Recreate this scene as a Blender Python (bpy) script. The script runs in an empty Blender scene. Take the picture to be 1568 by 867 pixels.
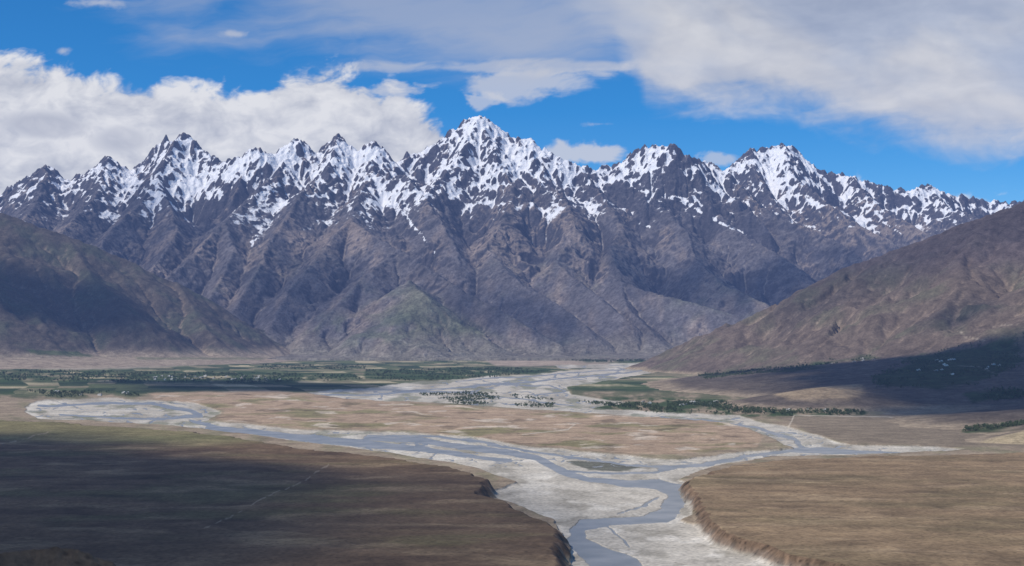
import bpy, math, random, time
import numpy as np
T0=time.time()
rng=np.random.RandomState(7)
# ------------------------------------------------------------------ image pixel coordinates to and from world points
F=2178.0; CX=784.0; CY=433.5; CAMH=275.0
PITCH=math.atan(66.5/F); ca,sa=math.cos(PITCH),math.sin(PITCH)
def ray(px,py):
    dx=(px-CX)/F; du=(CY-py)/F
    return dx, ca-du*sa, sa+du*ca
def W(px,py,z=0.0):           # image pixel -> point on the level z
    dx,dy,dz=ray(px,py); t=(z-CAMH)/dz
    return (dx*t,dy*t,z)
def P(px,py,D):               # image pixel -> point at distance D
    dx,dy,dz=ray(px,py); t=D/dy
    return (dx*t,D,CAMH+dz*t)
def image_px(x,y,z):  # world point -> image pixel coordinates
    zz=z-CAMH; dep=y*ca+zz*sa; up=-y*sa+zz*ca
    dep=np.maximum(dep,1.0)
    return CX+F*x/dep, CY-F*up/dep
def lin(r,g,b):
    c=np.array([r,g,b],dtype=np.float64)/255.0
    return np.where(c<=0.04045,c/12.92,((c+0.055)/1.055)**2.4)
def sm(a,b,x):
    t=np.clip((x-a)/(b-a),0,1); return t*t*(3-2*t)
# ------------------------------------------------------------------ noise
_perm=rng.permutation(4096).astype(np.int32)
_ang=rng.rand(4096)*2*np.pi
_gx=np.cos(_ang).astype(np.float32); _gy=np.sin(_ang).astype(np.float32)
def perlin(x,y,seed=0):
    x=np.asarray(x,dtype=np.float64)+seed*37.17; y=np.asarray(y,dtype=np.float64)+seed*11.73
    xi=np.floor(x).astype(np.int64); yi=np.floor(y).astype(np.int64)
    xf=(x-xi).astype(np.float32); yf=(y-yi).astype(np.float32)
    u=xf*xf*xf*(xf*(xf*6-15)+10); v=yf*yf*yf*(yf*(yf*6-15)+10)
    def g(ix,iy,fx,fy):
        h=_perm[(_perm[ix&4095]+iy)&4095]
        return _gx[h]*fx+_gy[h]*fy
    a=g(xi,yi,xf,yf); b=g(xi+1,yi,xf-1,yf); c=g(xi,yi+1,xf,yf-1); d=g(xi+1,yi+1,xf-1,yf-1)
    return ((a+(b-a)*u)+((c+(d-c)*u)-(a+(b-a)*u))*v)*1.5
def fbm(x,y,o=4,seed=0,gain=0.5,lac=2.03):
    s=0;a=1.0;t=0
    for i in range(o):
        s=s+a*perlin(x,y,seed+i*3); t+=a; a*=gain; x=x*lac; y=y*lac
    return s/t
def ridged(x,y,o=4,seed=0,gain=0.5,lac=2.07):
    s=0;a=1.0;t=0
    for i in range(o):
        s=s+a*(1-np.abs(perlin(x,y,seed+i*3))*1.6); t+=a; a*=gain; x=x*lac; y=y*lac
    return s/t
# ------------------------------------------------------------------ polygons / lines
def sdf(px,py,poly):
    """signed distance, + inside"""
    poly=np.array(poly,dtype=np.float64); n=len(poly)
    d2=np.full(px.shape,1e18); ins=np.zeros(px.shape,bool)
    for i in range(n):
        ax,ay=poly[i]; bx,by=poly[(i+1)%n]
        ex,ey=bx-ax,by-ay; wx=px-ax; wy=py-ay
        t=np.clip((wx*ex+wy*ey)/(ex*ex+ey*ey+1e-9),0,1)
        d2=np.minimum(d2,(wx-ex*t)**2+(wy-ey*t)**2)
        if ay!=by:
            c=((ay>py)!=(by>py))&(px<ex*(py-ay)/(ey)+ax); ins^=c
    d=np.sqrt(d2); return np.where(ins,d,-d)
def sdf_box(px,py,poly,pad):
    out=np.full(px.shape,-1e3); p=np.array(poly)
    m=(px>p[:,0].min()-pad)&(px<p[:,0].max()+pad)&(py>p[:,1].min()-pad)&(py<p[:,1].max()+pad)
    if m.any(): out[m]=sdf(px[m],py[m],poly)
    return out
def line(px,py,pts,pad=20):
    """distance minus interpolated half width; pts=(x,y,w). + inside"""
    out=np.full(px.shape,-1e3); p=np.array(pts,dtype=np.float64)
    m=(px>p[:,0].min()-pad)&(px<p[:,0].max()+pad)&(py>p[:,1].min()-pad)&(py<p[:,1].max()+pad)
    if not m.any(): return out
    qx=px[m];qy=py[m];best=np.full(qx.shape,-1e3)
    for i in range(len(p)-1):
        ax,ay,aw=p[i];bx,by,bw=p[i+1];ex,ey=bx-ax,by-ay
        t=np.clip(((qx-ax)*ex+(qy-ay)*ey)/(ex*ex+ey*ey+1e-9),0,1)
        d=np.hypot(qx-ax-ex*t,qy-ay-ey*t); best=np.maximum(best,(aw+(bw-aw)*t)-d)
    out[m]=best; return out
def cones(X,Y,ridges,base):
    """ridge skeleton -> heights; ridges: list of (points3d, slope)"""
    Z=np.full(X.shape,float(base)); D=np.full(X.shape,1e9)
    for pts,s in ridges:
        for i in range(len(pts)-1):
            ax,ay,az=pts[i];bx,by,bz=pts[i+1];ex,ey=bx-ax,by-ay
            t=np.clip(((X-ax)*ex+(Y-ay)*ey)/(ex*ex+ey*ey+1e-9),0,1)
            d=np.hypot(X-ax-ex*t,Y-ay-ey*t); z=az+(bz-az)*t-s*d
            D=np.where(z>Z,d,D); Z=np.maximum(Z,z)
    return Z,D
def erode(z,dx,n,K,tal=1.3):
    z=z.copy(); ny,nx=z.shape; N=ny*nx; idx=np.arange(N).reshape(ny,nx); A=None
    offs=[(-1,-1),(-1,0),(-1,1),(0,-1),(0,1),(1,-1),(1,0),(1,1)]
    for it in range(n):
        zp=np.pad(z,1,mode='edge'); best=np.zeros_like(z); rec=idx.copy(); dist=np.full_like(z,dx)
        for oy,ox in offs:
            L=dx*math.hypot(oy,ox)
            s=(z-zp[1+oy:1+oy+ny,1+ox:1+ox+nx])/L
            m=s>best
            if oy==-1:m[0]=False
            if oy==1:m[-1]=False
            if ox==-1:m[:,0]=False
            if ox==1:m[:,-1]=False
            best=np.where(m,s,best); rec=np.where(m,idx+oy*nx+ox,rec); dist=np.where(m,L,dist)
        zf=z.ravel(); order=np.argsort(zf); ol=order.tolist(); rl=rec.ravel().tolist()
        Al=[dx*dx]*N
        for i in reversed(ol):
            r=rl[i]
            if r!=i: Al[r]+=Al[i]
        A=np.array(Al)
        f=(K*np.sqrt(np.minimum(A,4e6))/dist.ravel()).tolist()
        zl=zf.tolist()
        for i in ol:
            r=rl[i]
            if r!=i:
                k=f[i]; zl[i]=(zl[i]+k*zl[r])/(1+k)
        z=np.array(zl).reshape(ny,nx)
        if tal:
            for _ in range(2):
                for ax in (0,1):
                    dz=np.diff(z,axis=ax); ex=np.sign(dz)*np.maximum(np.abs(dz)-tal*dx,0)*0.25
                    if ax==0: z[1:]-=ex; z[:-1]+=ex
                    else: z[:,1:]-=ex; z[:,:-1]+=ex
    return z,A.reshape(ny,nx)
def up2(a):
    def up(a):
        p=np.pad(a,((1,1),(0,0)),mode='edge')
        mid=(-p[:-3]+9*p[1:-2]+9*p[2:-1]-p[3:])/16
        o=np.empty((a.shape[0]*2-1,a.shape[1])); o[0::2]=a; o[1::2]=mid; return o
    return up(up(a).T).T
def blur(a,n):
    for _ in range(n):
        p=np.pad(a,1,mode='edge')
        a=(p[1:-1,1:-1]*4+(p[:-2,1:-1]+p[2:,1:-1]+p[1:-1,:-2]+p[1:-1,2:])*2+p[:-2,:-2]+p[:-2,2:]+p[2:,:-2]+p[2:,2:])/16
    return a
# ------------------------------------------------------------------ mesh builders
def mesh_from(name,co,quads,mat,attrs={},smooth=True,k=4):
    me=bpy.data.meshes.new(name); n=len(co); m=len(quads)
    me.vertices.add(n); me.vertices.foreach_set("co",np.ascontiguousarray(co,dtype=np.float32).ravel())
    me.loops.add(m*k); me.polygons.add(m)
    me.polygons.foreach_set("loop_start",np.arange(0,m*k,k,dtype=np.int32))
    me.loops.foreach_set("vertex_index",np.ascontiguousarray(quads,dtype=np.int32).ravel())
    me.polygons.foreach_set("use_smooth",np.full(m,smooth))
    me.update(calc_edges=True); me.validate()
    for an,(ty,arr) in attrs.items():
        a=me.attributes.new(an,ty,'POINT')
        if ty=='FLOAT_COLOR':
            c=np.ones((n,4),np.float32); c[:,:3]=arr; a.data.foreach_set("color",c.ravel())
        else: a.data.foreach_set("value",np.asarray(arr,dtype=np.float32).ravel())
    me.materials.append(mat)
    ob=bpy.data.objects.new(name,me); bpy.context.scene.collection.objects.link(ob); return ob
def grid_quads(ny,nx,mask=None):
    i=np.arange(ny*nx).reshape(ny,nx)
    q=np.stack([i[:-1,:-1],i[:-1,1:],i[1:,1:],i[1:,:-1]],-1).reshape(-1,4)
    if mask is not None: q=q[mask.reshape(-1)]
    return q
def compact(co,q,attrs):
    u,inv=np.unique(q.ravel(),return_inverse=True)
    return co[u],inv.reshape(q.shape),{k:(t,a[u]) for k,(t,a) in attrs.items()}
# ------------------------------------------------------------------ materials
def newmat(name):
    m=bpy.data.materials.new(name); m.use_nodes=True; nt=m.node_tree; nt.nodes.clear(); return m,nt
def terrain_mat(name,scales,var,bump_h,speck=0.0,streak=None,snow=False):
    m,nt=newmat(name); N=nt.nodes.new; L=nt.links.new
    out=N('ShaderNodeOutputMaterial'); b=N('ShaderNodeBsdfPrincipled'); L(b.outputs[0],out.inputs[0])
    b.inputs['Roughness'].default_value=0.95; b.inputs['Specular IOR Level'].default_value=0.1
    at=N('ShaderNodeAttribute'); at.attribute_name='Col'
    geo=N('ShaderNodeNewGeometry')
    cur=at.outputs['Color']; hs=None
    for i,s in enumerate(scales):
        mp=N('ShaderNodeMapping'); L(geo.outputs['Position'],mp.inputs[0])
        if streak and i==0: mp.inputs['Scale'].default_value=streak
        nz=N('ShaderNodeTexNoise'); nz.inputs['Scale'].default_value=1.0/s; nz.inputs['Detail'].default_value=5; nz.inputs['Roughness'].default_value=0.62
        L(mp.outputs[0],nz.inputs['Vector'])
        mr=N('ShaderNodeMapRange'); mr.inputs[1].default_value=0.3; mr.inputs[2].default_value=0.7
        mr.inputs[3].default_value=1-var[i]; mr.inputs[4].default_value=1+var[i]; L(nz.outputs[0],mr.inputs[0])
        mx=N('ShaderNodeVectorMath'); mx.operation='SCALE'; L(cur,mx.inputs[0]); L(mr.outputs[0],mx.inputs['Scale']); cur=mx.outputs[0]
        hs=nz.outputs[0] if i==0 else hs; last=nz.outputs[0]
    if speck>0:
        vo=N('ShaderNodeTexVoronoi'); vo.inputs['Scale'].default_value=1/9.0; L(geo.outputs['Position'],vo.inputs['Vector'])
        mr=N('ShaderNodeMapRange'); mr.inputs[1].default_value=0.12; mr.inputs[2].default_value=0.3; mr.inputs[3].default_value=1-speck; mr.inputs[4].default_value=1
        L(vo.outputs['Distance'],mr.inputs[0])
        mx=N('ShaderNodeVectorMath'); mx.operation='SCALE'; L(cur,mx.inputs[0]); L(mr.outputs[0],mx.inputs['Scale']); cur=mx.outputs[0]
    if snow:
        sa_=N('ShaderNodeAttribute'); sa_.attribute_name='sn'
        nz=N('ShaderNodeTexNoise'); nz.inputs['Scale'].default_value=1/45.0; nz.inputs['Detail'].default_value=5; nz.inputs['Roughness'].default_value=0.7; L(geo.outputs['Position'],nz.inputs['Vector'])
        m1=N('ShaderNodeMath'); m1.operation='MULTIPLY_ADD'; m1.inputs[1].default_value=0.6; L(nz.outputs[0],m1.inputs[0]); 
        m0=N('ShaderNodeMath'); m0.operation='ADD'; m0.inputs[1].default_value=-0.30; L(sa_.outputs['Fac'],m0.inputs[0]); L(m0.outputs[0],m1.inputs[2])
        mr=N('ShaderNodeMapRange'); mr.inputs[1].default_value=-0.03; mr.inputs[2].default_value=0.05; mr.clamp=True; L(m1.outputs[0],mr.inputs[0])
        mc=N('ShaderNodeMix'); mc.data_type='RGBA'; L(mr.outputs[0],mc.inputs[0]); L(cur,mc.inputs[6]); mc.inputs[7].default_value=(0.82,0.83,0.86,1); cur=mc.outputs[2]
    L(cur,b.inputs['Base Color'])
    prev=None
    for h,src in ((bump_h[0],hs),(bump_h[1],last)):
        bp=N('ShaderNodeBump'); bp.inputs['Distance'].default_value=h; bp.inputs['Strength'].default_value=1.0
        L(src,bp.inputs['Height'])
        if prev: L(prev.outputs[0],bp.inputs['Normal'])
        prev=bp
    L(prev.outputs[0],b.inputs['Normal'])
    return m
mat_mtn=terrain_mat('mountain_rock',[80,26],[0.24,0.38],(28,13),snow=True)
mat_hill=terrain_mat('hill_scree',[60,12],[0.24,0.3],(9,3.5))
mat_ground=terrain_mat('valley_soil',[60,7],[0.18,0.28],(2.0,0.9),speck=0.35,streak=(0.6,1,1))
# ------------------------------------------------------------------ sun direction
SUN_EL=math.radians(50); SUN_AZ=(-0.88,-0.475)
Ls=np.array([SUN_AZ[0]*math.cos(SUN_EL),SUN_AZ[1]*math.cos(SUN_EL),math.sin(SUN_EL)])
Ls/=np.linalg.norm(Ls)
# ================================================================== MOUNTAIN RANGE
sky=[(-420,280),(-300,240),(-200,285),(-120,262),(-40,300),(0,290),(20,278),(40,268),(56,256),(70,249),(80,258),(90,268),(105,274),(120,264),(138,256),(150,246),(165,234),(182,243),(200,259),(215,254),(235,235),(255,206),(272,207),(285,201),(300,215),(320,234),(345,244),(375,232),(400,222),(410,236),(430,226),(452,206),(468,216),(485,240),(500,222),(518,201),(530,215),(545,232),(558,218),(575,213),(585,232),(600,246),(618,240),(642,232),(665,218),(690,195),(712,180),(735,170),(750,185),(770,205),(790,213),(805,204),(830,223),(855,238),(880,248),(910,251),(935,251),(955,243),(975,222),(1000,218),(1030,216),(1045,226),(1060,240)]
def dcrest(px): return 17600+350*math.sin(px/90.0)+250*math.sin(px/37.0+1)
R=[]
R.append(([P(a,b,dcrest(a)) for a,b in sky]+[P(1080,243,17700),P(1115,262,17400),P(1170,315,16700),P(1220,342,16200),P(1270,362,15800),P(1310,385,15300)],1.0))
skyr=[(1060,262),(1100,268),(1118,256),(1130,240),(1150,225),(1180,222),(1200,217),(1215,222),(1240,245),(1260,258),(1300,265),(1340,275),(1370,290),(1400,283),(1422,280),(1440,290),(1470,296),(1500,300),(1540,307),(1575,303),(1640,312),(1750,290),(1900,300)]
R.append(([P(a,b,19300+200*math.sin(a/60)) for a,b in skyr],0.95))
def S(pts,s=0.8): R.append(([P(a,b,c*1000) for a,b,c in pts],s))
S([(70,250,17.5),(60,300,16.2),(30,340,15.0),(-30,370,14.0)])
S([(165,235,17.5),(150,290,16.4),(110,335,15.2),(80,370,14.4)])
S([(272,206,17.6),(238,270,16.7),(215,310,15.9),(175,345,15.1),(150,375,14.4),(120,400,13.8)])
S([(238,270,16.7),(262,320,15.7),(270,350,15.0),(240,400,14.0),(215,430,13.4)],0.9)
S([(452,208,17.7),(430,255,16.8),(385,300,15.9),(345,335,15.1),(300,385,14.2),(255,425,13.4),(240,450,12.9)])
S([(345,335,15.1),(360,380,14.3),(330,440,13.3),(310,480,12.8)],0.85)
S([(518,203,17.6),(500,262,16.6),(470,285,16.1),(440,330,15.2),(410,370,14.4),(390,420,13.6),(360,470,12.9)])
S([(575,215,17.6),(572,262,16.6),(548,300,15.8),(535,335,15.0),(565,355,14.5),(610,380,14.0),(660,410,13.5),(710,445,13.0),(780,482,12.5),(860,528,12.0)],0.75)
S([(535,335,15.0),(500,375,14.3),(470,410,13.7),(440,445,13.2),(415,500,12.5)],0.7)
S([(610,380,14.0),(560,420,13.4),(520,460,12.9),(480,505,12.4)],0.6)
S([(628,428,12.9),(650,450,12.6),(690,485,12.3),(750,522,11.95)],0.6)
S([(572,262,16.6),(620,268,16.4),(650,300,15.8),(680,345,15.0),(700,385,14.4)])
S([(735,171,17.9),(705,235,17.0),(672,268,16.5),(650,300,15.8)],0.9)
S([(735,171,17.9),(765,250,16.9),(790,290,16.2),(770,335,15.4),(745,375,14.7),(780,420,13.9),(840,455,13.3),(900,500,12.6)],0.7)
S([(805,205,17.6),(835,275,16.7),(870,310,16.0),(880,350,15.3),(850,400,14.5),(900,440,13.7),(960,490,12.8)],0.7)
S([(880,247,17.5),(925,300,16.5),(950,340,15.7),(935,385,14.9),(950,428,14.0),(1010,450,13.5),(1080,468,13.1),(1150,488,12.7)],0.75)
S([(950,428,14.0),(960,470,13.3),(1000,510,12.6)],0.7)
S([(1000,218,17.9),(985,280,16.9),(1020,320,16.2),(1050,355,15.5),(1070,400,14.7),(1110,435,14.0),(1170,462,13.5)],0.75)
S([(1080,243,17.7),(1075,300,16.7),(1120,345,15.9),(1180,380,15.2),(1230,415,14.6)],0.75)
S([(1200,217,19.3),(1215,265,18.5),(1262,305,17.7),(1320,345,16.9),(1370,372,16.3)],0.9)
S([(1150,225,19.3),(1160,270,18.6),(1200,320,17.6)],1.0)
S([(1300,265,19.3),(1340,310,18.3),(1400,345,17.4),(1450,365,16.8)])
S([(1422,280,19.3),(1450,315,18.3),(1500,330,17.8)])
S([(1540,307,19.2),(1560,330,18.2)])
x0,x1,y0,y1,dx=-8200.,8200.,11300.,20800.,25.
gx=np.arange(x0,x1+1,dx); gy=np.arange(y0,y1+1,dx); X,Y=np.meshgrid(gx,gy)
wx=24*fbm(X/600,Y/600,3,1)+12*perlin(X/120,Y/120,9); wy=120*fbm(X/700,Y/700,3,5)
Z,D=cones(X+wx,Y+wy,R,0)
ew=sm(80,1000,D)
wx=wx+ew*(650*fbm(X/1200,Y/1200,3,91)+220*fbm(X/380,Y/380,2,93)); wy=wy+ew*(650*fbm(X/1200,Y/1200,3,95)+220*fbm(X/380,Y/380,2,97))
Zb,Db=cones(X+wx,Y+wy,R,0); Z=Z*(1-ew)+Zb*ew
edge=sm(60,900,D)
Zw=blur(Z,140)
Z=np.maximum(Z,Z+0.62*sm(0,450,D)*(Zw-40-Z))      # fill the gaps between spurs: broader flanks
Z=Z+edge*(ridged(X/1300+0.5*fbm(X/900,Y/900,2,13),Y/1000+0.5*fbm(X/900,Y/900,2,14),4,11)-0.75)*420*sm(0,700,Z)
Z=Z+edge*(ridged(X/380+0.4*fbm(X/400,Y/400,2,15),Y/380,3,17)-0.75)*150*sm(0,500,Z)
Z=Z+(1-edge)*(ridged(X/150,Y/240,2,19)-0.72)*(75+35*sm(-3500,-5500,X))*sm(1200,2000,Z)
base_apron=np.clip((Y-11700)*0.06,0,260)+8*fbm(X/300,Y/300,3,44)
k=90.0; hh=np.clip(0.5+0.5*(Z-base_apron)/k,0,1); Z=base_apron+(Z-base_apron)*hh+k*hh*(1-hh)
Z,A=erode(Z,dx,12,0.010,1.4)
print('erode mtn',time.time()-T0)
Z=up2(Z); dx/=2
gx=np.arange(Z.shape[1])*dx+x0; gy=np.arange(Z.shape[0])*dx+y0; X,Y=np.meshgrid(gx,gy)
hi=sm(150,900,Z); hi2=sm(1300,2300,Z)
slopeS=blur(np.hypot(*np.gradient(Z,dx)),4)
Z=Z+hi*(ridged(X/210+fbm(X/400,Y/400,2,3),Y/220+fbm(X/400,Y/400,2,4),3,21)-0.72)*(44+40*hi2)
Z=Z+hi*(ridged(X/75,Y/80,3,27)-0.72)*(16+16*hi2)
Z,A=erode(Z,dx,3,0.013,1.7)                          # fine gullies
lA=np.log10(A)
Z=Z+hi*(ridged(X/60,Y/60,2,29)-0.72)*(5+8*hi2)
print('erode fine',time.time()-T0)
gyy,gxx=np.gradient(Z,dx); slope=np.hypot(gxx,gyy)
conc=blur(Z,8)-Z; conc2=blur(Z,60)-blur(Z,6)
U,V=image_px(X,Y,Z)
n1=fbm(X/500,Y/500,4,31); n2=fbm(X/90,Y/90,4,35); n3=fbm(X/1500,Y/1500,3,39)
tt=1.3*n1+0.40*n2+0.45*np.clip(conc/16,-1.5,1.5)+0.6*np.clip(conc2/45,-1.3,1.3)-1.3*(slopeS-0.9)-0.45*(slope-1.0)
srt=np.sort(tt[(Z>1500)][::7]); q=np.searchsorted(srt,tt)/float(len(srt))
cov=np.interp(Z+260*n3-90*sm(60,0,U),[1150,1400,1600,1850,2150,2500,3200],[-0.25,0.05,0.19,0.43,0.66,0.76,0.80])
sn=cov-(1-q)
ch=sm(4.35,5.0,lA)*sm(1000,1300,Z)*sm(-0.02,0.2,n1*0.6+n3+0.05); sn=np.maximum(sn,-0.22+0.36*ch)
for pts in ([(612,318,2.5),(625,336,3.5),(645,360,3),(668,390,1.5)],[(443,290,3),(425,325,3.5),(405,350,3),(383,376,3.5)],
            [(690,225,2),(720,250,10),(760,262,7),(830,270,6),(870,282,3)],[(318,238,6),(345,262,17),(375,268,16),(392,288,5)],[(980,292,3),(1040,305,6),(1100,340,4),(1168,370,2)],
            [(1180,322,2),(1215,342,4),(1262,354,2)],[(968,340,2),(990,346,3),(1005,352,1)],[(250,262,3),(280,302,11),(335,298,10)],[(800,240,5),(840,262,8),(920,285,6)],
            [(395,300,4),(425,288,8),(450,262,5)],[(470,300,3),(500,300,6)],[(640,255,5),(665,275,8),(660,290,4)],[(1060,300,3),(1085,330,5),(1120,350,3)],[(1280,300,3),(1330,325,4),(1380,360,2)],
            [(1440,300,3),(1470,320,5),(1500,318,3)],[(1340,285,3),(1390,300,5),(1430,298,4)],
            [(710,200,6),(700,215,8),(730,235,9),(770,240,8)],[(990,228,4),(1010,236,8),(1040,232,5)],[(1200,225,3),(1215,240,5),(1190,250,3)]):
    sn=np.maximum(sn,-0.25+0.16*np.clip(line(U+9*n2+6*n1,V+7*n2,pts,30),-4,3)+n2*0.5+0.2*np.clip(conc/16,-1,1)-np.clip(slope-1.2,0,1)*0.4)
rockA=lin(96,92,94); rockB=lin(130,118,110); rockC=lin(70,68,73); scree=lin(144,135,126); grass=lin(88,95,74); dirt=lin(126,119,108)
n4=fbm(X/260,Y/700,4,51); n5=fbm(X/2200,Y/2200,3,57)
def mix(a,b,t): return a*(1-t[...,None])+b*t[...,None]
C=mix(rockA*np.ones(Z.shape+(3,)),rockB,sm(-0.15,0.45,n4+n5*0.8))
C=mix(C,rockC,sm(0.95,1.5,slope+0.4*n2))
C=mix(C,scree,sm(3,14,conc)*0.7*sm(1.05,0.6,slopeS))
C=mix(C,scree*1.05,sm(4.0,5.0,lA)*0.5*sm(100,500,Z))
low=sm(1200,300,Z+350*n1)
C=mix(C,grass,low*0.7*sm(-0.2,0.3,n5+n1*0.7)*sm(1.0,0.5,slopeS))
C=mix(C,grass*0.85,sm(0,25,sdf_box(U+14*n1,V+14*n1,[(628,425),(690,460),(800,525),(690,530),(585,505)],30))*0.6)
C=mix(C,dirt,sm(260,40,Z+80*n1)*0.8)
C*= (1+0.5*n2+0.3*n1)[...,None]
Z[0,:]-=60
mesh_from('mountain_range',np.stack([X,Y,Z],-1).reshape(-1,3),grid_quads(*Z.shape),mat_mtn,{'Col':('FLOAT_COLOR',np.clip(C,0.01,0.9).reshape(-1,3)),'sn':('FLOAT',sn.ravel())})
print('mtn',time.time()-T0,Z.shape)
# ================================================================== HILLS
HG={}
def hill(name,ridges,bx,it,K,colfn,amp,dx=20.):
    x0,x1,y0,y1=bx
    gx=np.arange(x0,x1+1,dx); gy=np.arange(y0,y1+1,dx); X,Y=np.meshgrid(gx,gy)
    wx=60*fbm(X/500,Y/500,3,61); wy=60*fbm(X/500,Y/500,3,65)
    steep=[r for r in ridges if r[1]>0.15]; gen=[r for r in ridges if r[1]<=0.15]
    Z1,D=cones(X+wx,Y+wy,steep,-60); Z2,_=cones(X+wx,Y+wy,gen,-60)
    Z1=Z1+sm(40,700,D)*(ridged(X/620,Y/620,4,71)-0.75)*amp*sm(0,250,Z1)
    k=45.0; hh=np.clip(0.5+0.5*(Z1-Z2)/k,0,1); Z=Z2+(Z1-Z2)*hh+k*hh*(1-hh)*sm(-40,10,Z2)
    Z=Z+4*fbm(X/160,Y/160,3,75)
    Z,A=erode(Z,dx,it,K,None); Z=up2(Z); dx/=2
    gx=np.arange(Z.shape[1])*dx+x0; gy=np.arange(Z.shape[0])*dx+y0; X,Y=np.meshgrid(gx,gy)
    Z=Z+sm(20,200,Z)*(ridged(X/110,Y/110,3,81)-0.72)*16
    gyy,gxx=np.gradient(Z,dx); slope=np.hypot(gxx,gyy); conc=blur(Z,8)-Z
    U,V=image_px(X,Y,Z)
    C=colfn(X,Y,Z,slope,conc,U,V)
    HG[bx]=(Z,dx,U,V,X,Y)
    keep=(Z>-14); kq=keep[:-1,:-1]|keep[1:,1:]
    co=np.stack([X,Y,Z],-1).reshape(-1,3); q=grid_quads(*Z.shape,mask=kq)
    co,q,at=compact(co,q,{'Col':('FLOAT_COLOR',np.clip(C,0.01,0.9).reshape(-1,3))})
    return mesh_from(name,co,q,mat_hill,at)
def pr(l,s): return ([P(a,b,c) for a,b,c in l],s)
LH=[pr([(-500,230,11500),(-150,290,11800),(0,325,11900),(100,360,12000),(200,400,12100),(300,450,12200),(370,492,12200),(425,535,12300)],0.6),
    pr([(100,360,12000),(140,420,11400),(190,470,10900)],0.6),pr([(-100,300,11800),(-40,400,10900),(0,470,10300)],0.55),
    pr([(270,430,12150),(300,480,11600),(330,520,11200)],0.55),
    pr([(-300,520,10600),(0,530,10700),(200,538,10900),(350,545,11300),(420,549,11800)],0.07)]
def colL(X,Y,Z,sl,conc,U,V):
    a=lin(86,79,72)*np.ones(Z.shape+(3,)); n=fbm(X/300,Y/300,4,91); n2=fbm(X/60,Y/60,3,95)
    a=mix(a,lin(74,78,64),sm(-0.1,0.35,n)*0.7); a=mix(a,lin(128,114,100),sm(2,9,conc)*0.6)
    a=mix(a,lin(160,144,124),sm(130,40,Z+30*n)*0.85)
    a=mix(a,lin(84,96,62),sm(0,5,sdf_box(U,V+2*n,[(200,545),(420,546),(400,553),(210,553)],20))*0.7)
    a=mix(a,lin(60,80,45),sm(0,2,sdf_box(U,V+2*n,[(25,534),(120,538),(160,548),(60,545)],20)+3*n2)*0.7)
    return a*(1+0.4*n2+0.25*n)[...,None]
hill('hill',LH,(-8500,-1600,8300,14500),10,0.006,colL,110)
RH=[pr([(1900,215,8400),(1760,255,8500),(1568,307,8500),(1480,337,8600),(1400,370,8700),(1300,410,8800),(1200,457,8900),(1110,522,8800),(1045,567,8500)],0.5),
    pr([(1480,337,8600),(1470,420,7700),(1440,480,7200)],0.45),pr([(1300,410,8800),(1290,470,8100),(1260,520,7500)],0.45),
    pr([(1700,270,8500),(1640,400,7300),(1600,470,6700)],0.45),
    pr([(1900,515,6000),(1750,520,6200),(1568,530,6500),(1440,541,6700),(1330,554,6900),(1200,564,7400),(1130,570,7800)],0.105),
    pr([(1215,603,4900),(1260,592,4900),(1300,596,4950)],0.17),
    pr([(1500,676,3400),(1560,660,3400),(1650,640,3400)],0.16),pr([(1500,640,3900),(1600,625,4000),(1800,600,4300)],0.1)]
GREENS=[[(1060,571),(1200,560),(1330,543),(1340,550),(1230,567),(1080,582)],[(1330,580),(1370,560),(1400,545),(1568,510),(1568,560),(1500,590),(1420,595),(1340,595)],[(1465,660),(1568,640),(1568,655),(1480,668)],[(1480,600),(1568,590),(1568,612),(1490,622)]]
def colR(X,Y,Z,sl,conc,U,V):
    n=fbm(X/300,Y/300,4,101); n2=fbm(X/60,Y/60,3,105)
    a=lin(106,93,82)*np.ones(Z.shape+(3,))
    a=mix(a,lin(88,87,68),sm(-0.1,0.35,n)*0.6); a=mix(a,lin(138,121,104),sm(1.5,7,conc)*0.6)
    a=mix(a,lin(90,79,80),sm(480,700,Z)*0.7)
    ap=sm(210,120,Z+20*n)*sm(0.3,0.15,sl); a=mix(a,lin(98,88,78),ap)
    a=mix(a,lin(150,134,112),sm(22,6,Z+8*n))
    g=fbm(X/240,Y/420,3,111)
    for poly in GREENS:
        a=mix(a,lin(50,68,38),sm(0,7,sdf_box(U+20*n,V+5*n2,poly,30)+9*g)*0.88)
    a=mix(a,lin(160,140,112),sm(0,9,sdf_box(U,V,[(1180,600),(1230,586),(1320,588),(1335,602),(1300,616),(1200,616)],20)+22*n)*0.7)
    a=mix(a,lin(180,162,128),sm(0,6,sdf_box(U,V,[(1480,686),(1510,672),(1568,656),(1640,650),(1640,692)],20)+8*n)*0.8)
    for pts in ([(1470,508,.4),(1478,516,.5),(1510,522,.3)],[(1468,560,.3),(1500,562,.4),(1525,572,.4)],[(1520,500,.4),(1568,495,.4)]):
        a=mix(a,lin(176,162,142),sm(-0.6,0.2,line(U+2*n2,V+3*n,pts,5))*0.5)
    return a*(1+0.42*n2+0.28*n)[...,None]
RB=(-400,6500,2400,11500)
hill('hill',RH,RB,10,0.006,colR,140)
print('hills',time.time()-T0)
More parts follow.
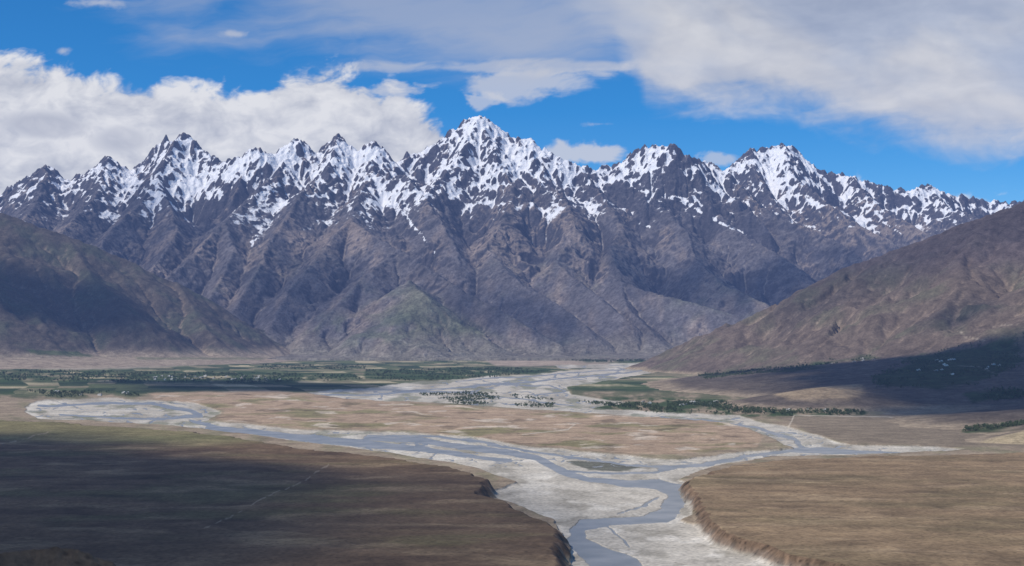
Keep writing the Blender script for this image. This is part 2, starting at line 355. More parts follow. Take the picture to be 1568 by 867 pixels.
# ================================================================== VALLEY FLOOR
rowsV=np.arange(885.,548.5,-0.45)
yd=np.array([W(784,v)[1] for v in rowsV])
rows=np.concatenate([np.linspace(-900,680,60)[:-1],np.linspace(680,yd[0],180)[:-1],yd,np.geomspace(yd[-1]*1.01,60000,25)])
cols=np.concatenate([np.linspace(-9000,-45,50)[:-1],np.arange(-45,1615,1.15),np.linspace(1616,10500,50)])
Ug,Yg=np.meshgrid(cols,rows)
Xg=(Ug-CX)/F*np.maximum(Yg,600)/ (ca) *1.0
Ux,Vx=image_px(Xg,Yg,np.zeros_like(Xg))
Vx=np.where(Yg<400,5000,Vx)
n1=fbm(Ux/55,Vx/14,4,121); n2=fbm(Ux/14,Vx/4,4,125); nW=fbm(Xg/350,Yg/350,4,129); nf=fbm(Xg/60,Yg/60,4,131,gain=0.65)
uu=Ux+9*n1+2.5*n2; vv=Vx+2.5*fbm(Ux/60,Vx/16,3,141)+1.0*n2
# sand corridor ------------------------------------------------
sandP=[[(35,632),(55,614),(170,610),(300,619),(342,631),(318,646),(460,660),(640,664),(720,670),(800,684),(960,700),(1040,706),(1120,696),(1215,688),(1170,668),(1118,648),(960,638),(860,632),(868,624),(1000,632),(1130,638),(1240,664),(1300,684),(1430,686),(1480,690),(1360,697),(1180,702),(1090,716),(1042,736),(1062,752),(1064,790),(1040,800),(1110,822),(1180,850),(1260,857),(1330,872),(1330,890),(880,890),(868,838),(846,798),(790,775),(742,760),(790,740),(720,716),(600,696),(480,680),(310,658),(200,648),(60,643)],
 [(470,603),(600,590),(740,578),(850,571),(960,560),(1020,558),(1020,569),(950,580),(870,594),(880,606),(960,618),(870,632),(760,624),(640,616),(540,613)],
 [(850,560),(1000,556),(1000,562),(860,566)]]
sand=np.full(Ux.shape,-1e3)
for p in sandP: sand=np.maximum(sand,sdf_box(uu,vv,p,25))
# water --------------------------------------------------------
wl=[[(1030,768,10),(1022,788,13),(985,797,6),(930,800,6),(890,806,10),(880,830,14),(912,852,17),(960,880,30)],
    [(905,733,1.5),(960,741,5),(1010,742,8),(1040,757,15),(1035,775,14)],
    [(560,672,3),(640,674,5),(700,684,4),(760,690,5),(820,702,4.5),(850,716,6),(870,726,5),(905,736,3),(960,740,4)],
    [(318,655,3),(400,663,4.5),(480,672,5.5),(560,680,5.5),(640,688,4.5),(720,698,3.5),(780,706,3)],
    [(560,668,1),(660,667,1.8),(740,678,2),(800,690,2),(870,700,1.5),(960,712,1.5),(1040,716,2)],
    [(60,622,2),(160,617,2),(230,619,2),(290,628,3),(310,636,3),(250,642,2),(160,640,1.3),(90,634,1.3)],
    [(290,645,2),(340,655,2.5),(420,664,2.2)],
    [(1010,718,2),(1080,712,3),(1150,699,2),(1215,690,4),(1260,690,5),(1300,692,3),(1380,693,1.3)],
    [(1230,688,3),(1215,672,3),(1160,655,2),(1100,645,1.3),(1000,640,1)],
    [(1040,716,2),(1000,724,2),(940,726,2),(870,722,2)],
    [(480,605,1),(560,605,1.4),(640,600,1.8),(700,600,1.4),(760,607,1),(830,615,1),(880,622,.8)],
    [(640,598,1),(720,592,1.4),(800,586,1.4),(860,580,1.3),(930,574,1.3),(1000,564,1)],
    [(760,590,.8),(840,590,1),(870,600,1),(820,606,1)],[(700,584,.8),(780,578,1),(880,572,1),(960,565,.8)],
    [(870,632,1),(940,637,1.2),(1010,642,1)],[(950,788,.8),(985,774,2),(1008,762,1.5)],
    [(925,806,1),(945,820,1.3),(965,838,1.2)]]
water=np.full(Ux.shape,-1e3)
for p in wl: water=np.maximum(water,line(uu*1.0,vv,p,40))
br=np.abs(fbm(uu/70,vv/9,3,151)); braid=sm(0.045,0.02,br)*sm(0.5,2.5,sand)*sm(735,700,Vx)
wat=np.maximum(sm(-0.3,0.6,water),braid*0.9)*sm(-0.5,0.8,sand)
sandm=sm(-0.6,0.6,sand)
# terraces (world) --------------------------------------------
def wpoly(l,z): return [W(a,b,z)[:2] for a,b in l]
LTz,RTz=24.0,17.0
LT=wpoly([(-900,640),(-200,642),(0,642),(130,650),(300,660),(470,686),(610,700),(712,719),(752,739),(742,755),(795,772),(850,798),(866,825),(874,867),(900,1010),(980,1800),(-4000,1800)],LTz)
RT=wpoly([(1042,735),(1095,716),(1200,702),(1400,697),(1568,693),(2200,690),(4200,900),(3000,1500),(1500,900),(1300,868),(1210,852),(1120,822),(1066,786),(1060,755)],RTz)
amp=np.clip(Yg/2500,0.3,2)
xw=Xg+amp*(14*fbm(Xg/90,Yg/90,3,161)+16*fbm(Xg/300,Yg/300,2,165)+7*fbm(Xg/22,Yg/30,2,163)); yw=Yg+amp*(30*fbm(Xg/120,Yg/160,3,167)+12*fbm(Xg/30,Yg/40,2,168))
inner=(Yg<6500)
def wsdf(poly):
    o=np.full(Xg.shape,-1e4); o[inner]=sdf(xw[inner],yw[inner],poly); return o
sL=wsdf(LT); sR=wsdf(RT)
tL=sm(-10,14,sL); tR=sm(-9,12,sR)
Zg=np.full(Xg.shape,4.0)+1.2*nW
Zg=Zg*(1-sandm)+sandm*(0.9+0.5*nf)
Zg=Zg*(1-wat)+wat*(-1.2)
Zg=Zg*(1-tL)+tL*(LTz+6*fbm(Xg/500,Yg/500,3,171)+1.6*nf)
Zg=Zg*(1-tR)+tR*(RTz+2.5*nW+1.2*nf)
# photographer's hill & near knoll
kn,_=cones(Xg+25*nf,Yg,[([(0,0,272),(-250,-100,262)],0.5),([(300,-300,280),(0,0,272)],0.5),
     ([P(-700,826,860),P(-60,836,900),P(60,841,930),P(130,848,940),P(190,868,950)],0.45)],-50)
kn=kn+12*(ridged(Xg/90,Yg/90,3,177)-0.7)
Zg=np.maximum(Zg,kn); knm=sm(-1,3,kn-Zg+1)
Zg=np.where(Yg>12600,-40,Zg)
# colours -------------------------------------------------------
shp=Xg.shape+(3,)
C=lin(154,137,114)*np.ones(shp)
C=mix(C,lin(124,120,90),sm(-0.1,0.35,n1)*0.6)
def cell(X,Y,sx,sy,seed):
    a=np.floor(X/sx+0.6*perlin(X/900,Y/900,seed)).astype(np.int64); b=np.floor(Y/sy+0.6*perlin(X/900,Y/900,seed+3)).astype(np.int64)
    return (_perm[(_perm[(a+seed)&4095]+b)&4095]%1000)/1000.0
fld=cell(Xg+0.3*Yg,Yg,150,230,5)
def region(poly,soft=3,pad=30): return sm(-soft,soft,sdf_box(uu,vv,poly,pad))
far=region([(-60,552),(1060,546),(1060,600),(870,600),(600,612),(480,602),(200,604),(-60,606)],4)
C=mix(C,lin(132,124,98),far)
C=mix(C,lin(78,92,58),far*sm(0.40,0.45,fld)*0.8)
C=mix(C,lin(56,70,46),far*sm(0.68,0.71,fld)*0.9)
C=mix(C,lin(172,160,128),far*sm(0.12,0.10,fld))
C=mix(C,lin(178,163,146),region([(-60,545),(250,548),(350,556),(180,566),(-60,566)],3)*0.9)
C=mix(C,lin(168,150,132),region([(740,552),(940,553),(930,560),(760,562)],2)*0.9)
# green belts
for p,a in (([(560,566),(760,562),(860,568),(760,580),(640,586),(560,582)],.85),([(636,603),(720,600),(830,606),(870,616),(850,627),(700,622),(640,614)],.9),
            ([(850,549),(1060,545),(1050,556),(900,556)],.9),([(-60,565),(540,572),(560,584),(380,590),(-60,586)],.85),
            ([(868,610),(980,610),(1130,614),(1230,616),(1340,628),(1320,640),(1150,641),(990,635),(880,628)],.95),([(40,598),(200,600),(240,608),(80,612),(-40,610)],.7),
            ([(90,622),(200,622),(230,630),(160,636),(90,632)],.5),([(880,588),(1010,590),(1180,600),(1230,612),(1000,614),(880,608)],.6)):
    C=mix(C,lin(60,78,44),region(p,2.5)*a*sm(-0.4,0.1,n1+0.5*n2))
# central plain
cp=region([(225,603),(420,600),(600,617),(860,634),(1120,648),(1165,668),(1160,688),(1040,698),(960,698),(800,682),(640,662),(460,658),(330,646),(345,630),(240,614)],2)
C=mix(C,lin(172,148,122),cp)
C=mix(C,lin(130,124,86),cp*sm(0.0,0.35,fbm(uu/130,vv/10,3,181))*0.85)
C=mix(C,lin(206,190,168),cp*sm(0.2,0.34,fbm(uu/70,vv/6,5,185))*0.75)
C=mix(C,lin(112,98,78),cp*sm(0.15,0.35,fbm(uu/50,vv/5,5,187))*0.6)
rm=region([(1190,640),(1568,636),(1700,690),(1430,686),(1300,682),(1240,664)],3)
C=mix(C,lin(134,120,100),rm)
# sand
sc=mix(lin(194,185,168)*np.ones(shp),lin(164,156,140),sm(-0.1,0.4,fbm(uu/55,vv/16,5,191)))
sc=mix(sc,lin(214,206,190),sm(0.1,0.35,fbm(uu/70,vv/16,5,193))*0.7)
sc=mix(sc,lin(100,106,80),sm(0.1,0.3,fbm(uu/60,vv/9,3,195))*0.6*sm(720,640,Vx))
C=mix(C,sc,sandm)
isl=region([(870,706),(930,708),(985,716),(950,723),(900,720)],1.5); C=mix(C,lin(88,90,76),isl*0.85)
C=mix(C,lin(120,118,108),wat*0.8)
# terraces
lt=lin(116,95,72)*np.ones(shp)
lt=mix(lt,lin(106,98,66),sm(0.0,0.35,fbm(Xg/500,Yg/220,4,201))*0.7); lt=mix(lt,lin(148,126,96),sm(0.06,0.36,fbm(Xg/200,Yg/110,6,205))*0.65)
lt=mix(lt,lin(80,64,50),sm(0.06,0.36,fbm(Xg/180,Yg/90,6,207))*0.55)
lt=mix(lt,lin(126,124,84),region([(-60,646),(300,664),(480,690),(300,700),(-60,690)],8)*0.6)
rt=lin(140,118,90)*np.ones(shp)
rt=mix(rt,lin(118,104,76),sm(-0.1,0.35,fbm(Xg/420,Yg/180,6,211))*0.7); rt=mix(rt,lin(168,145,114),sm(0.1,0.4,fbm(Xg/240,Yg/70,6,215))*0.5)
rt=mix(rt,lin(106,88,68),sm(0.1,0.4,fbm(Xg/110,Yg/40,6,217))*0.5)
C=mix(C,lt,sm(0.3,0.8,tL)); C=mix(C,rt,sm(0.3,0.8,tR))
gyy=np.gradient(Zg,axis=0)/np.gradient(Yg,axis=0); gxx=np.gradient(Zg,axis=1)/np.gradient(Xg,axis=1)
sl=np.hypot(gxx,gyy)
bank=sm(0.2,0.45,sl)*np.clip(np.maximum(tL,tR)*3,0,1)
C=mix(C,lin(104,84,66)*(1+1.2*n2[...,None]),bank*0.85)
C=mix(C,lin(118,100,76),knm)
# tracks
for pts in ([(316,850,.8),(370,822,.8),(440,782,.8),(490,755,.7),(508,738,.6)],[(-10,712,.8),(40,700,.8),(78,688,.7)]):
    q=line(Ux+9*perlin(Ux/30,Vx/30,3)+3*perlin(Ux/9,Vx/9,3),Vx+12,pts,14)
    C=mix(C,lin(170,152,126),sm(-0.8,0.3,q)*sm(-0.3,0.1,perlin(Ux/9,Vx/9,8))*0.55)
for pts in ([(1205,660,.7),(1212,648,.7),(1216,638,.6)],[(800,668,.5),(870,660,.7),(880,652,.5)],[(1216,638,.5),(1330,640,.5),(1450,643,.4)]):
    C=mix(C,lin(205,192,170),sm(-0.8,0.3,line(Ux,Vx+n2,pts,6))*0.6)
C*=(1+0.45*nf*(1-0.6*sandm)+0.2*nW)[...,None]
co=np.stack([Xg,Yg,Zg],-1).reshape(-1,3)
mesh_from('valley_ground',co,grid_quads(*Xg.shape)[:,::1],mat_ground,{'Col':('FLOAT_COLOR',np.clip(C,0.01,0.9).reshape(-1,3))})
# river surface
m,nt=newmat('river_water'); N=nt.nodes.new; L=nt.links.new
out=N('ShaderNodeOutputMaterial'); b=N('ShaderNodeBsdfPrincipled'); L(b.outputs[0],out.inputs[0])
b.inputs['Roughness'].default_value=0.35; b.inputs['IOR'].default_value=1.33; b.inputs['Specular IOR Level'].default_value=0.35
geo=N('ShaderNodeNewGeometry'); nz=N('ShaderNodeTexNoise'); nz.inputs['Scale'].default_value=0.12; nz.inputs['Detail'].default_value=4; L(geo.outputs['Position'],nz.inputs['Vector'])
bp=N('ShaderNodeBump'); bp.inputs['Distance'].default_value=0.3; L(nz.outputs[0],bp.inputs['Height']); L(bp.outputs[0],b.inputs['Normal'])
nz2=N('ShaderNodeTexNoise'); nz2.inputs['Scale'].default_value=0.02; nz2.inputs['Detail'].default_value=5; L(geo.outputs['Position'],nz2.inputs['Vector'])
cr=N('ShaderNodeValToRGB'); cr.color_ramp.elements[0].position=0.35; cr.color_ramp.elements[0].color=(0.22,0.235,0.235,1); cr.color_ramp.elements[1].position=0.65; cr.color_ramp.elements[1].color=(0.34,0.34,0.325,1)
L(nz2.outputs[0],cr.inputs[0]); L(cr.outputs[0],b.inputs['Base Color'])
wm=wat>0.02; wq=wm[:-1,:-1]|wm[1:,1:]|wm[1:,:-1]|wm[:-1,1:]
cw=co.copy(); cw[:,2]=0.0
cw2,q2,_=compact(cw,grid_quads(*Xg.shape,mask=wq),{})
mesh_from('river',cw2,q2,m)
print('ground',time.time()-T0,Xg.shape)
# ================================================================== TREES
def foliage_mat():
    m,nt=newmat('foliage'); N=nt.nodes.new; L=nt.links.new
    out=N('ShaderNodeOutputMaterial'); b=N('ShaderNodeBsdfPrincipled'); L(b.outputs[0],out.inputs[0]); b.inputs['Roughness'].default_value=0.8
    geo=N('ShaderNodeNewGeometry'); nz=N('ShaderNodeTexNoise'); nz.inputs['Scale'].default_value=0.05; nz.inputs['Detail'].default_value=4; L(geo.outputs['Position'],nz.inputs['Vector'])
    cr=N('ShaderNodeValToRGB'); cr.color_ramp.elements[0].position=0.3; cr.color_ramp.elements[0].color=(0.035,0.06,0.022,1); cr.color_ramp.elements[1].position=0.7; cr.color_ramp.elements[1].color=(0.11,0.14,0.05,1)
    L(nz.outputs[0],cr.inputs[0]); L(cr.outputs[0],b.inputs['Base Color']); return m
def tree_template(n=46,seed=0,tall=1.0):
    r=np.random.RandomState(seed); tri=[]
    for i in range(n):
        v=r.normal(size=3); v/=np.linalg.norm(v); rad=0.5*r.uniform(0.55,1.0)
        c=v*rad; c=np.array([c[0]/tall,c[1]/tall,c[2]*0.85+0.6]); c[:2]+=0.12*np.sin(c[2]*9+seed)
        a=r.normal(size=3); a/=np.linalg.norm(a); bb=np.cross(a,r.normal(size=3)); bb/=np.linalg.norm(bb); s=r.uniform(0.1,0.2)/tall**0.5
        tri.append([c+a*s,c-a*s*0.6+bb*s,c-bb*s])
    def limb(p,q,w0,w1):
        d=[np.array([math.cos(t),math.sin(t),0]) for t in (0,2.1,4.2)]
        for i in range(3):
            j=(i+1)%3
            tri.append([p+d[i]*w0,p+d[j]*w0,q+d[j]*w1]); tri.append([p+d[i]*w0,q+d[j]*w1,q+d[i]*w1])
    limb(np.array([0,0,-.05]),np.array([0,0,.6]),.035,.018); limb(np.array([0,0,.3]),np.array([.18/tall,0.05,.65]),.018,.008); limb(np.array([0,0,.35]),np.array([-.16/tall,-.06,.7]),.018,.008)
    return np.array(tri)
TPL=[tree_template(46,s,t) for s,t in ((1,1.0),(2,1.1),(3,1.9),(4,2.3),(5,1.3))]
def scatter(poly,n,z=3.5,clump=True,hmin=6,hmax=13,seed=0,zf=None):
    wp=[W(a,b,z)[:2] for a,b in poly]; wp=np.array(wp); r=np.random.RandomState(seed)
    lo=wp.min(0);hi=wp.max(0); x=r.uniform(lo[0],hi[0],n*8); y=r.uniform(lo[1],hi[1],n*8)
    m=sdf(x,y,wp)>0; x=x[m];y=y[m]
    if clump:
        nn=fbm(x/160,y/300,3,221); th=np.quantile(nn,0.45); m=(nn+r.normal(size=len(x))*0.06)>th; x=x[m];y=y[m]
    x=x[:n];y=y[:n]; return [(a,b,z-0.3,r.uniform(hmin,hmax)) for a,b in zip(x,y)]
def on_hill(poly,n,seed,hmin=6,hmax=12):
    Zh,dh,Uh,Vh,Xh,Yh=HG[RB]; r=np.random.RandomState(seed)
    s=(sdf_box(Uh,Vh,poly,5)>0)&(Zh>2)&(fbm(Xh/170,Yh/220,3,225)>0.04)
    ii=np.argwhere(s); ii=ii[r.permutation(len(ii))[:n]]
    return [(Xh[a,b]+r.uniform(-4,4),Yh[a,b]+r.uniform(-4,4),Zh[a,b]-0.5,r.uniform(hmin,hmax)) for a,b in ii]
def trees(name,items,mat):
    r=np.random.RandomState(5); V=[]
    for (x,y,z,h) in items:
        t=TPL[r.randint(len(TPL))]; a=r.uniform(0,6.28); c,s=math.cos(a),math.sin(a)
        q=t*h; q2=q.copy(); q2[...,0]=q[...,0]*c-q[...,1]*s; q2[...,1]=q[...,0]*s+q[...,1]*c
        V.append((q2+np.array([x,y,z])).reshape(-1,3))
    V=np.concatenate(V); return mesh_from(name,V,np.arange(len(V)).reshape(-1,3),mat,{},smooth=False,k=3)
fm=foliage_mat(); T=[]
T+=scatter([(560,568),(760,563),(850,568),(760,578),(640,584),(560,580)],900,seed=1)
T+=scatter([(640,604),(720,601),(820,607),(862,616),(845,625),(700,620)],600,seed=2,hmin=5,hmax=10)
T+=scatter([(850,550),(1055,546),(1050,555),(900,555)],1000,seed=3,hmin=9,hmax=18)
T+=scatter([(880,615),(1000,615),(1130,616),(1230,618),(1325,630),(1300,637),(1150,638),(990,632)],1300,seed=4,hmin=5,hmax=11)
T+=scatter([(1050,620),(1130,618),(1310,627),(1330,635),(1150,634)],500,seed=6,clump=False,hmin=5,hmax=12)
T+=scatter([(0,567),(540,574),(560,582),(380,588),(0,584)],1500,seed=5)
T+=scatter([(40,599),(200,601),(215,607),(80,610)],200,seed=7)
T+=scatter([(400,560),(560,560),(560,566),(400,566)],300,seed=8)
for i,(p,n) in enumerate(zip(GREENS,(500,700,160,120))): T+=on_hill(p,n,40+i)
trees('distant_trees',T,fm)
# villages on valley floor
def houses(name,pts,mat):
    V=[];Q=[]
    r=np.random.RandomState(3)
    def box(cx,cy,z0,z1,w,d,a):
        c,s=math.cos(a),math.sin(a); b=len(V)
        for zz in (z0,z1):
            for sx,sy in ((-1,-1),(1,-1),(1,1),(-1,1)):
                lx,ly=sx*w/2,sy*d/2; V.append((cx+lx*c-ly*s,cy+lx*s+ly*c,zz))
        for f in ((0,1,5,4),(1,2,6,5),(2,3,7,6),(3,0,4,7),(4,5,6,7)): Q.append([b+i for i in f])
    for (x,y,z) in pts:
        w,d,h=r.uniform(9,16),r.uniform(8,12),r.choice([3.5,6.5]); a=r.uniform(-.3,.3)
        box(x,y,z-2,z+h,w,d,a); box(x,y,z+h,z+h+0.6,w+0.8,d+0.8,a)
        box(x+w*0.2,y+1,z+h+0.6,z+h+3,w*0.4,d*0.5,a)
        for i in range(3): box(x-w*0.3+i*w*0.3,y-d/2-0.05,z+h*0.35,z+h*0.35+1.3,1.1,0.12,a)
    return mesh_from(name,np.array(V),np.array(Q),mat,{},smooth=False)
m,nt=newmat('whitewashed_mud_brick'); N=nt.nodes.new; L=nt.links.new
out=N('ShaderNodeOutputMaterial'); b=N('ShaderNodeBsdfPrincipled'); L(b.outputs[0],out.inputs[0]); geo=N('ShaderNodeNewGeometry'); nz=N('ShaderNodeTexNoise'); nz.inputs['Scale'].default_value=0.03; L(geo.outputs['Position'],nz.inputs['Vector'])
cr=N('ShaderNodeValToRGB'); cr.color_ramp.elements[0].position=0.42; cr.color_ramp.elements[0].color=(0.35,0.28,0.2,1); cr.color_ramp.elements[1].position=0.5; cr.color_ramp.elements[1].color=(0.72,0.68,0.6,1); L(nz.outputs[0],cr.inputs[0]); L(cr.outputs[0],b.inputs['Base Color'])
hp=[(a,b,4.0) for poly,n,sd in (([(230,576),(420,576),(430,582),(230,584)],34,1),([(1180,622),(1310,630),(1300,635),(1180,630)],10,2),([(960,615),(1100,617),(1100,622),(960,620)],10,4),([(60,600),(200,603),(190,607),(60,606)],6,5)) for a,b,_,_ in scatter(poly,n,seed=sd,clump=False)]
hp+=[(a,b,c) for a,b,c,_ in on_hill([(1240,558),(1340,545),(1345,552),(1250,566)],10,71)+on_hill([(1360,560),(1480,545),(1540,560),(1420,590)],16,72)]
houses('distant_village',hp,m)
# ================================================================== CLOUDS (far sky backdrop layer)
Rd=42000.0
az=np.linspace(-0.62,0.62,1500); el=np.concatenate([np.linspace(-0.01,0.245,560),np.linspace(0.25,0.6,60)])
AZ,EL=np.meshgrid(az,el)
xx=Rd*np.sin(AZ)*np.cos(EL); yy=Rd*np.cos(AZ)*np.cos(EL); zz=Rd*np.sin(EL)+CAMH
cu,cv=image_px(xx,yy,zz)
wa=fbm(cu/160,cv/90,4,301); wb=fbm(cu/160,cv/90,4,305)
cum=fbm((cu+40*wa)/90,(cv+25*wb)/60,7,311,gain=0.6)
wis=fbm((cu+60*wa)/300,(cv+22*wb+0.10*cu)/60,7,321,gain=0.55)
soft=fbm((cu+40*wa)/330,(cv-0.25*cu)/150,5,331,gain=0.5)
def prof(xs,ys): return np.interp(cu,xs,ys)
top=prof([-700,-60,0,60,150,300,390,420,500,560,620,670,700,740,900,1700],[60,106,96,106,130,144,158,134,118,138,156,182,218,258,300,330])
sdn=(cv-top)/26.0
dL=sm(-0.35,0.55,sdn*0.8+2.0*cum+0.25)*sm(-0.65,-0.3,cum+0.25+0.5*sm(0,3,sdn))
bright=0.89+0.5*cum+0.06*wa
dens=dL*0.97; shade=bright.copy()
def ell(cx,cy,rx,ry): return 1-np.sqrt(((cu-cx)/rx)**2+((cv-cy)/ry)**2)
def add(d,s):
    global dens,shade
    d=np.clip(d,0,1); t=d/(np.maximum(dens*(1-d)+d,1e-3)); shade=shade*(1-t)+s*t; dens=dens*(1-d)+d
add(sm(0.0,0.6,ell(740,103,250,13)+1.2*wis+0.5*cum)*0.55,0.80)
add(sm(0.0,0.8,ell(820,130,170,30)+1.1*wis+1.1*cum)*0.7,0.84)
add(sm(0.0,0.5,ell(590,140,70,15)+1.6*cum)*0.6,0.84)
add(sm(0.0,0.5,ell(730,155,30,13)+1.6*cum)*0.6,0.86)
add(sm(0.0,0.5,ell(900,236,75,22)+1.4*cum)*0.8,0.86)
add(sm(0.0,0.5,ell(1110,244,40,14)+1.4*cum)*0.6,0.84)
for cx,cy,rx,ry in ((97,78,12,9),(355,52,28,7),(150,4,60,9),(40,102,60,8),(920,190,30,5)): add(sm(0.0,1.0,ell(cx,cy,rx,ry)+1.9*cum)*0.6,0.82)
bot=prof([600,850,940,990,1060,1100,1200,1300,1400,1480,1568,1700,2200],[-60,-20,60,150,168,165,165,185,210,226,222,226,230])
dR=sm(-0.9,1.2,(bot-cv)/36+1.2*wis+0.9*cum)*sm(840,1010,cu+60*wa)
dR=dR*(0.94+0.2*sm(-0.3,0.3,soft)-0.14)
add(dR,0.77+0.22*soft+0.14*wis+0.10*cum)
add(sm(-0.3,0.9,ell(640,25,380,80)+0.9*wis+0.4*soft)*0.55,0.72)
add(sm(-0.2,0.9,ell(760,75,330,60)+0.9*wis)*0.22,0.72)
add(sm(0.0,0.5,ell(65,190,75,22)+1.2*cum)*0.55,0.62)
add(sm(0.0,0.5,ell(185,215,45,22)+1.2*cum)*0.45,0.64)
shade=np.clip(shade,0.5,1.0)
cc=np.stack([shade**1.5*0.87,shade**1.4*0.87,shade**1.15*0.85],-1)*0.97
m,nt=newmat('cloud_vapour'); N=nt.nodes.new; L=nt.links.new
out=N('ShaderNodeOutputMaterial'); mx=N('ShaderNodeMixShader'); tr=N('ShaderNodeBsdfTransparent'); em=N('ShaderNodeEmission')
a1=N('ShaderNodeAttribute'); a1.attribute_name='Col'; a2=N('ShaderNodeAttribute'); a2.attribute_name='dens'
L(a1.outputs['Color'],em.inputs['Color']); L(a2.outputs['Fac'],mx.inputs[0]); L(tr.outputs[0],mx.inputs[1]); L(em.outputs[0],mx.inputs[2]); L(mx.outputs[0],out.inputs[0])
m.cycles.emission_sampling='NONE'
co=np.stack([xx,yy,zz],-1).reshape(-1,3); dm=dens>0.004; dq=dm[:-1,:-1]|dm[1:,1:]|dm[1:,:-1]|dm[:-1,1:]
co,q,at=compact(co,grid_quads(*cu.shape,mask=dq),{'Col':('FLOAT_COLOR',cc.reshape(-1,3)),'dens':('FLOAT',dens.ravel())})
mesh_from('sky_clouds',co,q,m,at)
print('clouds',time.time()-T0)
# ================================================================== unseen overhead cloud sheet, added and shaped to cast the shadow patches
HC=5200.0
def lift(p): t=(HC-p[2])/Ls[2]; return (p[0]+Ls[0]*t,p[1]+Ls[1]*t)
shp_=[([W(-300,660,20),W(0,672,20),W(250,690,20),W(480,712,20),W(560,735,20),W(560,780,20),W(480,880,20),W(400,1300,20),W(-900,1300,20),W(-900,700,20)],0.86,260),
  ([W(560,715,20),W(740,735,20),W(860,790,20),W(870,880,20),W(800,1300,20),W(400,1300,20),W(480,800,20)],0.45,200),
  ([W(150,584),W(400,584),W(560,590),W(620,600),W(480,602),W(200,598)],0.85,160),
  ([P(-200,340,11000),P(0,360,11200),P(110,375,11200),P(215,440,11000),P(200,515,10600),P(0,530,10300),P(-200,530,10000)],0.92,230),
  ([P(1060,572,7800),P(1200,560,7000),P(1330,552,6700),P(1568,495,6500),P(1900,490,6500),P(1900,640,4000),P(1568,650,3900),P(1350,632,4300),P(1330,590,5200),P(1200,590,5600)],0.9,160),
  ([P(1440,470,7200),P(1500,455,7300),P(1530,480,7000),P(1430,500,7000)],0.7,150),
  ([P(880,330,15300),P(1000,375,14700),P(1170,380,15000),P(1300,390,15500),P(1400,390,15500),P(1250,440,14500),P(1150,470,13500),P(1050,450,13600),P(930,420,14000)],0.75,300),
  ([P(200,270,17000),P(330,320,16000),P(330,400,14500),P(200,400,14000),P(100,340,15000)],0.4,300),
  ([P(420,370,14600),P(540,400,14000),P(560,450,13200),P(480,510,12500),P(400,500,12600),P(340,440,13300)],0.5,260),
  ([P(1200,450,8900),P(1400,360,8700),P(1700,280,8500),P(1700,330,8000),P(1400,420,8000),P(1200,500,8200)],0.4,200),
  ([P(680,400,13800),P(760,420,13500),P(900,490,12700),P(840,530,12200),P(700,480,12600)],0.6,250)]
allp=np.array([lift(p) for pl,_,_ in shp_ for p in pl]); lo=allp.min(0)-1500; hi=allp.max(0)+1500
sx=np.arange(lo[0],hi[0],70.); sy=np.arange(lo[1],hi[1],70.); SX,SY=np.meshgrid(sx,sy)
SD=np.zeros(SX.shape); na=fbm(SX/700,SY/700,5,401); nb=fbm(SX/700,SY/700,5,405)
for pl,op,soft_ in shp_:
    s=sdf(SX+220*na,SY+220*nb,[lift(p) for p in pl]); SD=np.maximum(SD,op*sm(-soft_,soft_,s+260*na))
SZ=HC+180*ridged(SX/500,SY/500,4,411)*sm(0,0.5,SD)
m,nt=newmat('shadow_cloud_sheet'); N=nt.nodes.new; L=nt.links.new
out=N('ShaderNodeOutputMaterial'); mx=N('ShaderNodeMixShader'); tr=N('ShaderNodeBsdfTransparent'); df=N('ShaderNodeBsdfDiffuse')
df.inputs[0].default_value=(0.8,0.82,0.85,1)
a2=N('ShaderNodeAttribute'); a2.attribute_name='dens'
L(a2.outputs['Fac'],mx.inputs[0]); L(tr.outputs[0],mx.inputs[1]); L(df.outputs[0],mx.inputs[2]); L(mx.outputs[0],out.inputs[0])
co=np.stack([SX,SY,SZ],-1).reshape(-1,3); dm=SD>0.01; dq=dm[:-1,:-1]|dm[1:,1:]
co,q,at=compact(co,grid_quads(*SX.shape,mask=dq),{'dens':('FLOAT',SD.ravel())})
mesh_from('unseen_shadow_clouds',co,q,m,at)
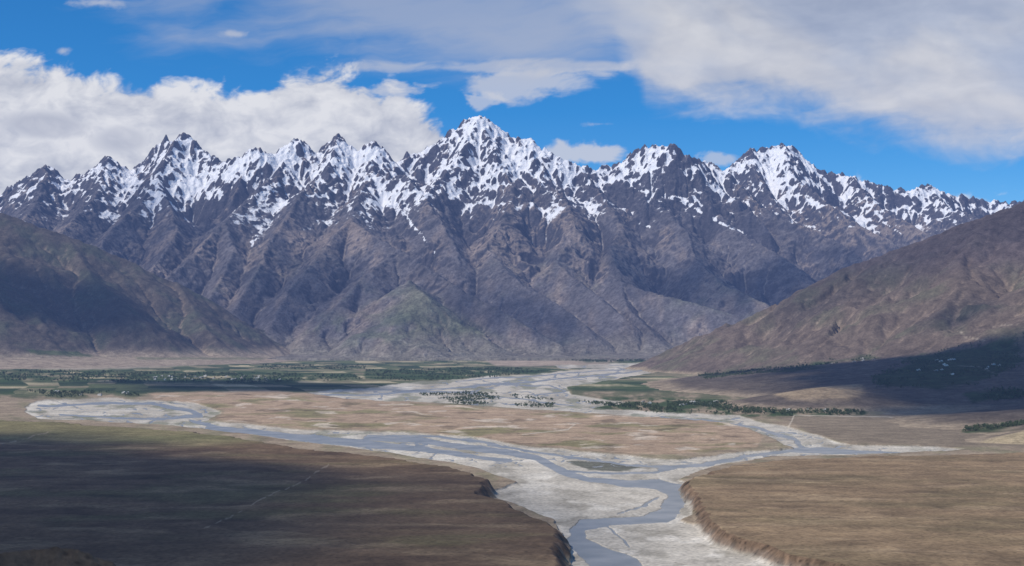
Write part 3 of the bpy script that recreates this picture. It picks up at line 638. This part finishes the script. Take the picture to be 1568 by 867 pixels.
# ================================================================== haze: air volume whose blue glow stands in for scattered sunlight
m,nt=newmat('haze_glow'); N=nt.nodes.new; L=nt.links.new
out=N('ShaderNodeOutputMaterial'); va=N('ShaderNodeVolumeAbsorption'); va.inputs['Color'].default_value=(0.25,0.15,0.0,1); va.inputs['Density'].default_value=1.3e-5
em=N('ShaderNodeEmission'); em.inputs['Color'].default_value=(0.27,0.43,1.0,1); em.inputs['Strength'].default_value=9.5e-6
ad=N('ShaderNodeAddShader'); L(va.outputs[0],ad.inputs[0]); L(em.outputs[0],ad.inputs[1]); L(ad.outputs[0],out.inputs['Volume'])
a,b_,c,d,e,f=-26000,26000,-3000,21500,-300,3250
v=[(a,c,e),(b_,c,e),(b_,d,e),(a,d,e),(a,c,f),(b_,c,f),(b_,d,f),(a,d,f)]
me=bpy.data.meshes.new('haze'); me.from_pydata(v,[],[(0,3,2,1),(4,5,6,7),(0,1,5,4),(1,2,6,5),(2,3,7,6),(3,0,4,7)]); me.materials.append(m)
ob=bpy.data.objects.new('haze',me); bpy.context.scene.collection.objects.link(ob)
# ================================================================== light, world, camera
sc=bpy.context.scene
w=bpy.data.worlds.new('World'); sc.world=w; w.use_nodes=True; nt=w.node_tree; nt.nodes.clear()
out=nt.nodes.new('ShaderNodeOutputWorld'); bg=nt.nodes.new('ShaderNodeBackground'); st=nt.nodes.new('ShaderNodeTexSky'); st.sky_type='NISHITA'; st.sun_disc=False
st.sun_elevation=SUN_EL; st.sun_rotation=math.atan2(Ls[0],Ls[1]); st.altitude=3500; st.dust_density=0.0; st.ozone_density=3.5; st.air_density=1.0
hs=nt.nodes.new('ShaderNodeHueSaturation'); hs.inputs['Saturation'].default_value=1.5; nt.links.new(st.outputs[0],hs.inputs['Color'])
nt.links.new(hs.outputs[0],bg.inputs[0]); bg.inputs[1].default_value=0.12; nt.links.new(bg.outputs[0],out.inputs[0])
ld=bpy.data.lights.new('sun','SUN'); ld.energy=3.8; ld.angle=math.radians(0.5); ld.color=(1.0,0.95,0.88)
lo_=bpy.data.objects.new('sun',ld); sc.collection.objects.link(lo_)
from mathutils import Vector
lo_.rotation_euler=Vector(Ls).to_track_quat('Z','Y').to_euler()
cd=bpy.data.cameras.new('camera'); cd.lens=50; cd.sensor_width=36; cd.clip_start=1; cd.clip_end=200000
co_=bpy.data.objects.new('camera',cd); sc.collection.objects.link(co_); co_.location=(0,0,CAMH); co_.rotation_euler=(math.pi/2+PITCH,0,0); sc.camera=co_
sc.view_settings.view_transform='Standard'; sc.view_settings.look='None'; sc.view_settings.exposure=0
print('total',time.time()-T0)
